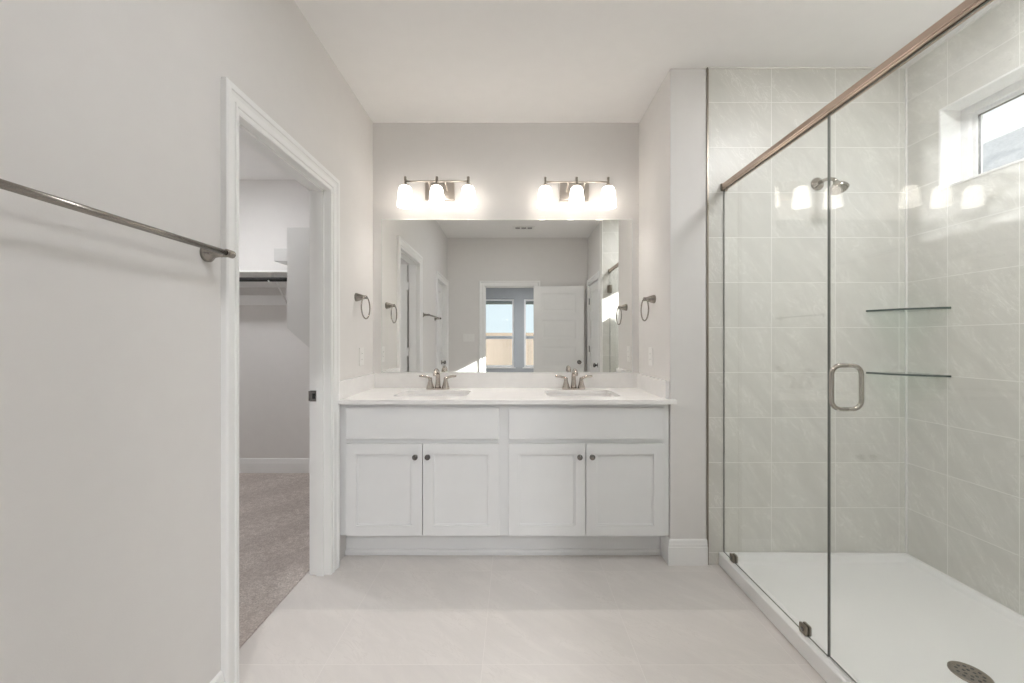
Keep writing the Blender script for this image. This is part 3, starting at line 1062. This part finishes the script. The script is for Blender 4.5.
# ------------------------------------------------------------------ shower pan
pan = thing('shower_pan', 'white acrylic shower pan with raised curb on the floor', 'shower pan', (0, 0, 0))
PX0, PX1, PY0, PY1 = 1.126, XS - 0.001, YN + 0.001, YD - 0.0055
ZR, ZF = 0.0715, 0.034
IX0, IX1, IY0, IY1 = XG + 0.030, PX1 - 0.026, PY0 + 0.03, PY1 - 0.028
bm = BM()


def rect_loop(x0, x1, y0, y1, zl):
    return [bm.verts.new((x, y, z)) for (x, y), z in zip(((x0, y0), (x1, y0), (x1, y1), (x0, y1)), zl)]


zr = 0.066
R = [rect_loop(PX0, PX1, PY0, PY1, (0, 0, 0, 0)),
     rect_loop(PX0, PX1, PY0, PY1, (ZR, zr, zr, ZR)),
     rect_loop(IX0, IX1, IY0, IY1, (ZR, zr, zr, ZR)),
     rect_loop(IX0 + 0.012, IX1 - 0.02, IY0 + 0.02, IY1 - 0.02, (ZF + 0.006,) * 4)]
for A, B in zip(R, R[1:]):
    for i in range(4):
        bm.faces.new((A[i], A[(i + 1) % 4], B[(i + 1) % 4], B[i]))
DX, DY, DR = 1.640, 1.402, 0.056
n = 32
ring = [bm.verts.new((DX + (DR + 0.004) * math.cos(2 * PI * k / n), DY + (DR + 0.004) * math.sin(2 * PI * k / n), ZF)) for k in range(n)]
bm.faces.new(list(reversed(ring)))
# floor of the pan slopes gently to the drain
o4 = R[-1]
seg = {0: (0, 0), 1: (1, 0), 2: (1, 1), 3: (0, 1)}


def corner_for(k):
    a = (2 * PI * k / n) % (2 * PI)
    return 2 if a < PI / 2 else 3 if a < PI else 0 if a < 1.5 * PI else 1


for k in range(n):
    c0, c1 = corner_for(k), corner_for(k + 1)
    if c0 == c1:
        bm.faces.new((ring[k], o4[c0], ring[(k + 1) % n]))
    else:
        bm.faces.new((ring[k], o4[c0], o4[c1], ring[(k + 1) % n]))
bm.faces.new(list(reversed(R[0])))
obj('tray', bm, 'acrylic', pan, 0.006, None, 3)
bm = lathe(BM(), [(DR, 0.0), (DR, 0.004), (DR - 0.006, 0.006), (DR - 0.010, 0.0045), (0.002, 0.0045)], (DX, DY, ZF), (0, 0, 1), 40)
dr = obj('drain', bm, 'bronze', pan)
dr['label'] = 'round bronze drain cover with a pattern of slots'
bm = BM()
for rr_, cnt in ((0.016, 6), (0.034, 11)):
    for k in range(cnt):
        a = 2 * PI * k / cnt
        lathe(bm, [(0.0048, 0.0), (0.0048, 0.0006)], (DX + rr_ * math.cos(a), DY + rr_ * math.sin(a), ZF + 0.0045), (0, 0, 1), 10, smooth=False)
obj('slot', bm, 'dark', dr)

# ------------------------------------------------------------------ shower glass
GT = 0.0065
GP0, GP1 = 1.434, YD - 0.008            # fixed panel
GD0, GD1 = YN + 0.012, 1.428            # door
ZG0, ZG1 = ZR + 0.001, 2.0615


def glass_slab(bm, y0, y1, z0, z1):
    box(bm, XG - GT / 2, XG + GT / 2, y0, y1, z0, z1)
    for f in bm.faces:
        f.material_index = 0 if abs(f.normal.x) > 0.5 else 1
    return bm


gp = thing('shower_screen', 'fixed clear glass shower panel against the far tile wall', 'glass panel', (XG, (GP0 + GP1) / 2, ZG0))


def local(bm, o):
    bmesh.ops.translate(bm, verts=bm.verts, vec=-Vector(o.location))
    return bm


def glass_obj(y0, y1, z0, z1, parent, mat):
    bm = BM()
    box(bm, XG - GT / 2, XG + GT / 2, y0, y1, z0, z1)
    bm.normal_update()
    bmesh.ops.recalc_face_normals(bm, faces=bm.faces)
    for f in bm.faces:
        f.material_index = 0 if abs(f.normal.x) > 0.5 else 1
    return obj('pane', local(bm, parent), [mat, 'edge'], parent)


glass_obj(GP0, GP1, ZG0, ZG1, gp, 'glass')
for y in (2.052, 1.548):
    bm = BM()
    for s_ in (-1, 1):
        prism(bm, [(y + a, ZG0 + 0.018 + b) for a, b in rrect(0.036, 0.038, 0.005, 3)], XG + s_ * GT / 2, XG + s_ * (GT / 2 + 0.009), MAPS['x'])
    cl = obj('clamp', local(bm, gp), 'bronze', gp, 0.0015)
    for s_ in (-1, 1):
        bm = lathe(BM(), [(0.008, 0.0), (0.008, 0.002), (0.004, 0.0025)], (XG + s_ * (GT / 2 + 0.009), y, ZG0 + 0.018), (s_, 0, 0), 16)
        obj('screw', local(bm, gp), 'pewter', cl)

gd = thing('shower_door', 'clear glass shower door with loop handle', 'shower door', (XG, (GD0 + GD1) / 2, ZG0 + 0.006))
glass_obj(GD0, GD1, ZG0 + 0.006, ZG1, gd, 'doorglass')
HY, HZ0, HZ1 = 1.356, 0.996, 1.148
bm = BM()
tube(bm, [(XG + a, HY, (HZ0 + HZ1) / 2 + b) for a, b in rrect(0.104, HZ1 - HZ0, 0.032, 8)], 0.0075, 16, closed=True)
obj('handle', local(bm, gd), 'chrome', gd)
for z in (0.36, 1.86):
    bm = BM()
    box(bm, XG - 0.028, XG + 0.028, YN + 0.0005, YN + 0.008, z - 0.045, z + 0.045)
    box(bm, XG - 0.016, XG + 0.016, YN + 0.008, YN + 0.065, z - 0.045, z + 0.045)
    obj('hinge', local(bm, gd), 'bronze', gd, 0.002)

hr = thing('shower_header_rail', 'square bronze-toned rail along the top of the shower glass', 'rail', (XG, (YN + YD) / 2, 2.062))
bm = BM()
box(bm, -0.0150, 0.0150, YN + 0.001 - (YN + YD) / 2, YD - 0.005 - (YN + YD) / 2, 0.0085, 0.034)
box(bm, -0.0150, -0.006, YN + 0.001 - (YN + YD) / 2, YD - 0.005 - (YN + YD) / 2, 0.0, 0.0085)
box(bm, 0.006, 0.0150, YN + 0.001 - (YN + YD) / 2, YD - 0.005 - (YN + YD) / 2, 0.0, 0.0085)
obj('rail', bm, 'rail', hr, 0.003, None, 3)
for s_ in (-1, 1):
    yy = (YD - 0.0045 - (YN + YD) / 2) if s_ > 0 else (YN + 0.0005 - (YN + YD) / 2)
    obj('end_cap', box(BM(), -0.018, 0.018, min(yy, yy - s_ * 0.012), max(yy, yy - s_ * 0.012), -0.003, 0.037), 'bronze', hr, 0.002)

# ------------------------------------------------------------------ corner shelves


def corner_shelf(z, label):
    o = thing('corner_shelf', label, 'shelf', (XS - 0.001, YD - 0.005, z), 0, 'glass shelves in the shower corner')
    a, k = 0.222, 16
    # quarter board with a slightly bowed front edge
    pts = [(0.0, 0.0), (-a, 0.0)]
    p0, p1 = Vector((-a, -0.006)), Vector((-0.006, -a))
    for i in range(k + 1):
        q = p0.lerp(p1, i / k)
        bow = 0.034 * math.sin(PI * i / k)
        pts.append((q.x - bow * 0.707, q.y - bow * 0.707))
    pts.append((0.0, -a))
    bm = BM()
    prism(bm, pts, -0.005, 0.005, MAPS['z'])
    bmesh.ops.recalc_face_normals(bm, faces=bm.faces)
    for f in bm.faces:
        f.material_index = 0 if abs(f.normal.z) > 0.5 else 1
    obj('glass_board', bm, ['shelfglass', 'shelfedge'], o)
    return o


corner_shelf(1.398, 'upper greenish glass shelf in the shower corner')
corner_shelf(1.058, 'lower greenish glass shelf in the shower corner')

# ------------------------------------------------------------------ shower head
sh = thing('showerhead', 'round nickel shower head on the far tile wall', 'shower head', (1.672, YD - 0.004, 2.098))
obj('flange', lathe(BM(), [(0.036, 0.0), (0.036, 0.003), (0.030, 0.009), (0.014, 0.014), (0.011, 0.018)], (0, 0, 0), (0, -1, 0), 32), 'chrome', sh)
bm = BM()
tube(bm, [(0, -0.01, 0), (0, -0.05, 0.002), (0, -0.085, -0.004), (0, -0.112, -0.020), (0, -0.128, -0.040)], 0.009, 14)
obj('arm', bm, 'chrome', sh)
bm = lathe(BM(), [(0.011, 0.0), (0.014, 0.012), (0.016, 0.018), (0.030, 0.030), (0.040, 0.046), (0.041, 0.056), (0.037, 0.060)], (0, -0.124, -0.034), (0, -0.42, -0.91), 32)
hd = obj('head', bm, 'chrome', sh)
ax = Vector((0, -0.42, -0.91)).normalized()
bm = BM()
for r_, cnt in ((0.010, 6), (0.020, 10), (0.030, 16)):
    a_, b__ = frame_of(ax)
    for k in range(cnt):
        p = Vector((0, -0.124, -0.034)) + ax * 0.060 + (a_ * math.cos(2 * PI * k / cnt) + b__ * math.sin(2 * PI * k / cnt)) * r_
        lathe(bm, [(0.0016, 0.0), (0.0012, 0.0018)], p, ax, 6, smooth=False)
obj('nozzle', bm, 'dark', hd)['kind'] = 'stuff'

# ------------------------------------------------------------------ closet fittings
csf = thing('closet_shelf', 'long white shelf with bracket across the closet far wall', 'shelf', (-2.15, YC, 1.822))
obj('board', box(BM(), -0.749, 0.749, -0.30, -0.001, 0.0, 0.019), 'trim', csf, 0.001)
obj('cleat', box(BM(), -0.749, 0.749, -0.019, -0.001, -0.255, -0.165), 'trim', csf, 0.002)
obj('wall_strip', box(BM(), -0.749, 0.749, -0.019, -0.001, -0.090, 0.0), 'trim', csf, 0.002)
bm = BM()
bx_ = 0.045
box(bm, bx_ - 0.012, bx_ + 0.012, -0.024, -0.019, -0.26, -0.002)
box(bm, bx_ - 0.012, bx_ + 0.012, -0.28, -0.019, -0.006, -0.001)
tube(bm, [(bx_, -0.024, -0.235), (bx_, -0.06, -0.205), (bx_, -0.16, -0.10), (bx_, -0.25, -0.015)], 0.008, 10)
tube(bm, [(bx_, -0.235, -0.012), (bx_, -0.262, -0.05), (bx_, -0.262, -0.075), (bx_, -0.28, -0.085), (bx_, -0.30, -0.072)], 0.006, 8)
obj('bracket', bm, 'trim', csf)
cr = tag(obj('closet_rod', tube(BM(), [(-0.748, 0, 0), (0.748, 0, 0)], 0.0185, 20), 'black', None, 0, (-2.15, YC - 0.275, 1.764)),
         'black hanging rod under the closet shelf', 'rod')
ep = thing('closet_partition', 'white upright board with slanted lower end in the closet', 'shelf panel', (-1.40, 3.0, 1.10))
PT = 2.102 - 1.10
bm = BM()
prism(bm, [(-0.335, 0.235), (-0.300, 0.20), (-0.001, -0.06), (-0.001, PT), (-0.335, PT)], -0.019, 0.0, MAPS['y'])
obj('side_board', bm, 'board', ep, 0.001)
bm = BM()
box(bm, -0.655, -0.001, 0.34, 0.638, 0.815, 0.93)
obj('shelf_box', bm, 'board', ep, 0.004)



def ceiling_fill_light(loc, mat, label):  # houses the closet lamp and the added, unseen fill lights
    o = thing('ceiling_fill_light', label, 'ceiling light', loc)
    obj('rim', lathe(BM(), [(0.165, -0.001), (0.165, -0.03), (0.150, -0.034), (0.150, -0.001)], (0, 0, 0), (0, 0, 1), 32), 'plastic', o)
    obj('diffuser', lathe(BM(), [(0.149, -0.006), (0.149, -0.032), (0.10, -0.042), (0.01, -0.046)], (0, 0, 0), (0, 0, 1), 32), mat, o)


ceiling_fill_light((-2.40, 2.60, HC), 'lamp_closet', 'flush white disc light on the closet ceiling')
ceiling_fill_light((0.05, 0.93, HC), 'fill_main', 'added fill disc, out of view on the bathroom ceiling over the open floor')
ceiling_fill_light((1.66, 1.15, HC), 'fill_shower', 'unseen fill disc added on the ceiling over the shower pan')
ceiling_fill_light((0.3, -2.2, HC), 'fill_bed', 'added unseen fill disc on the ceiling of the room beyond the doorway')
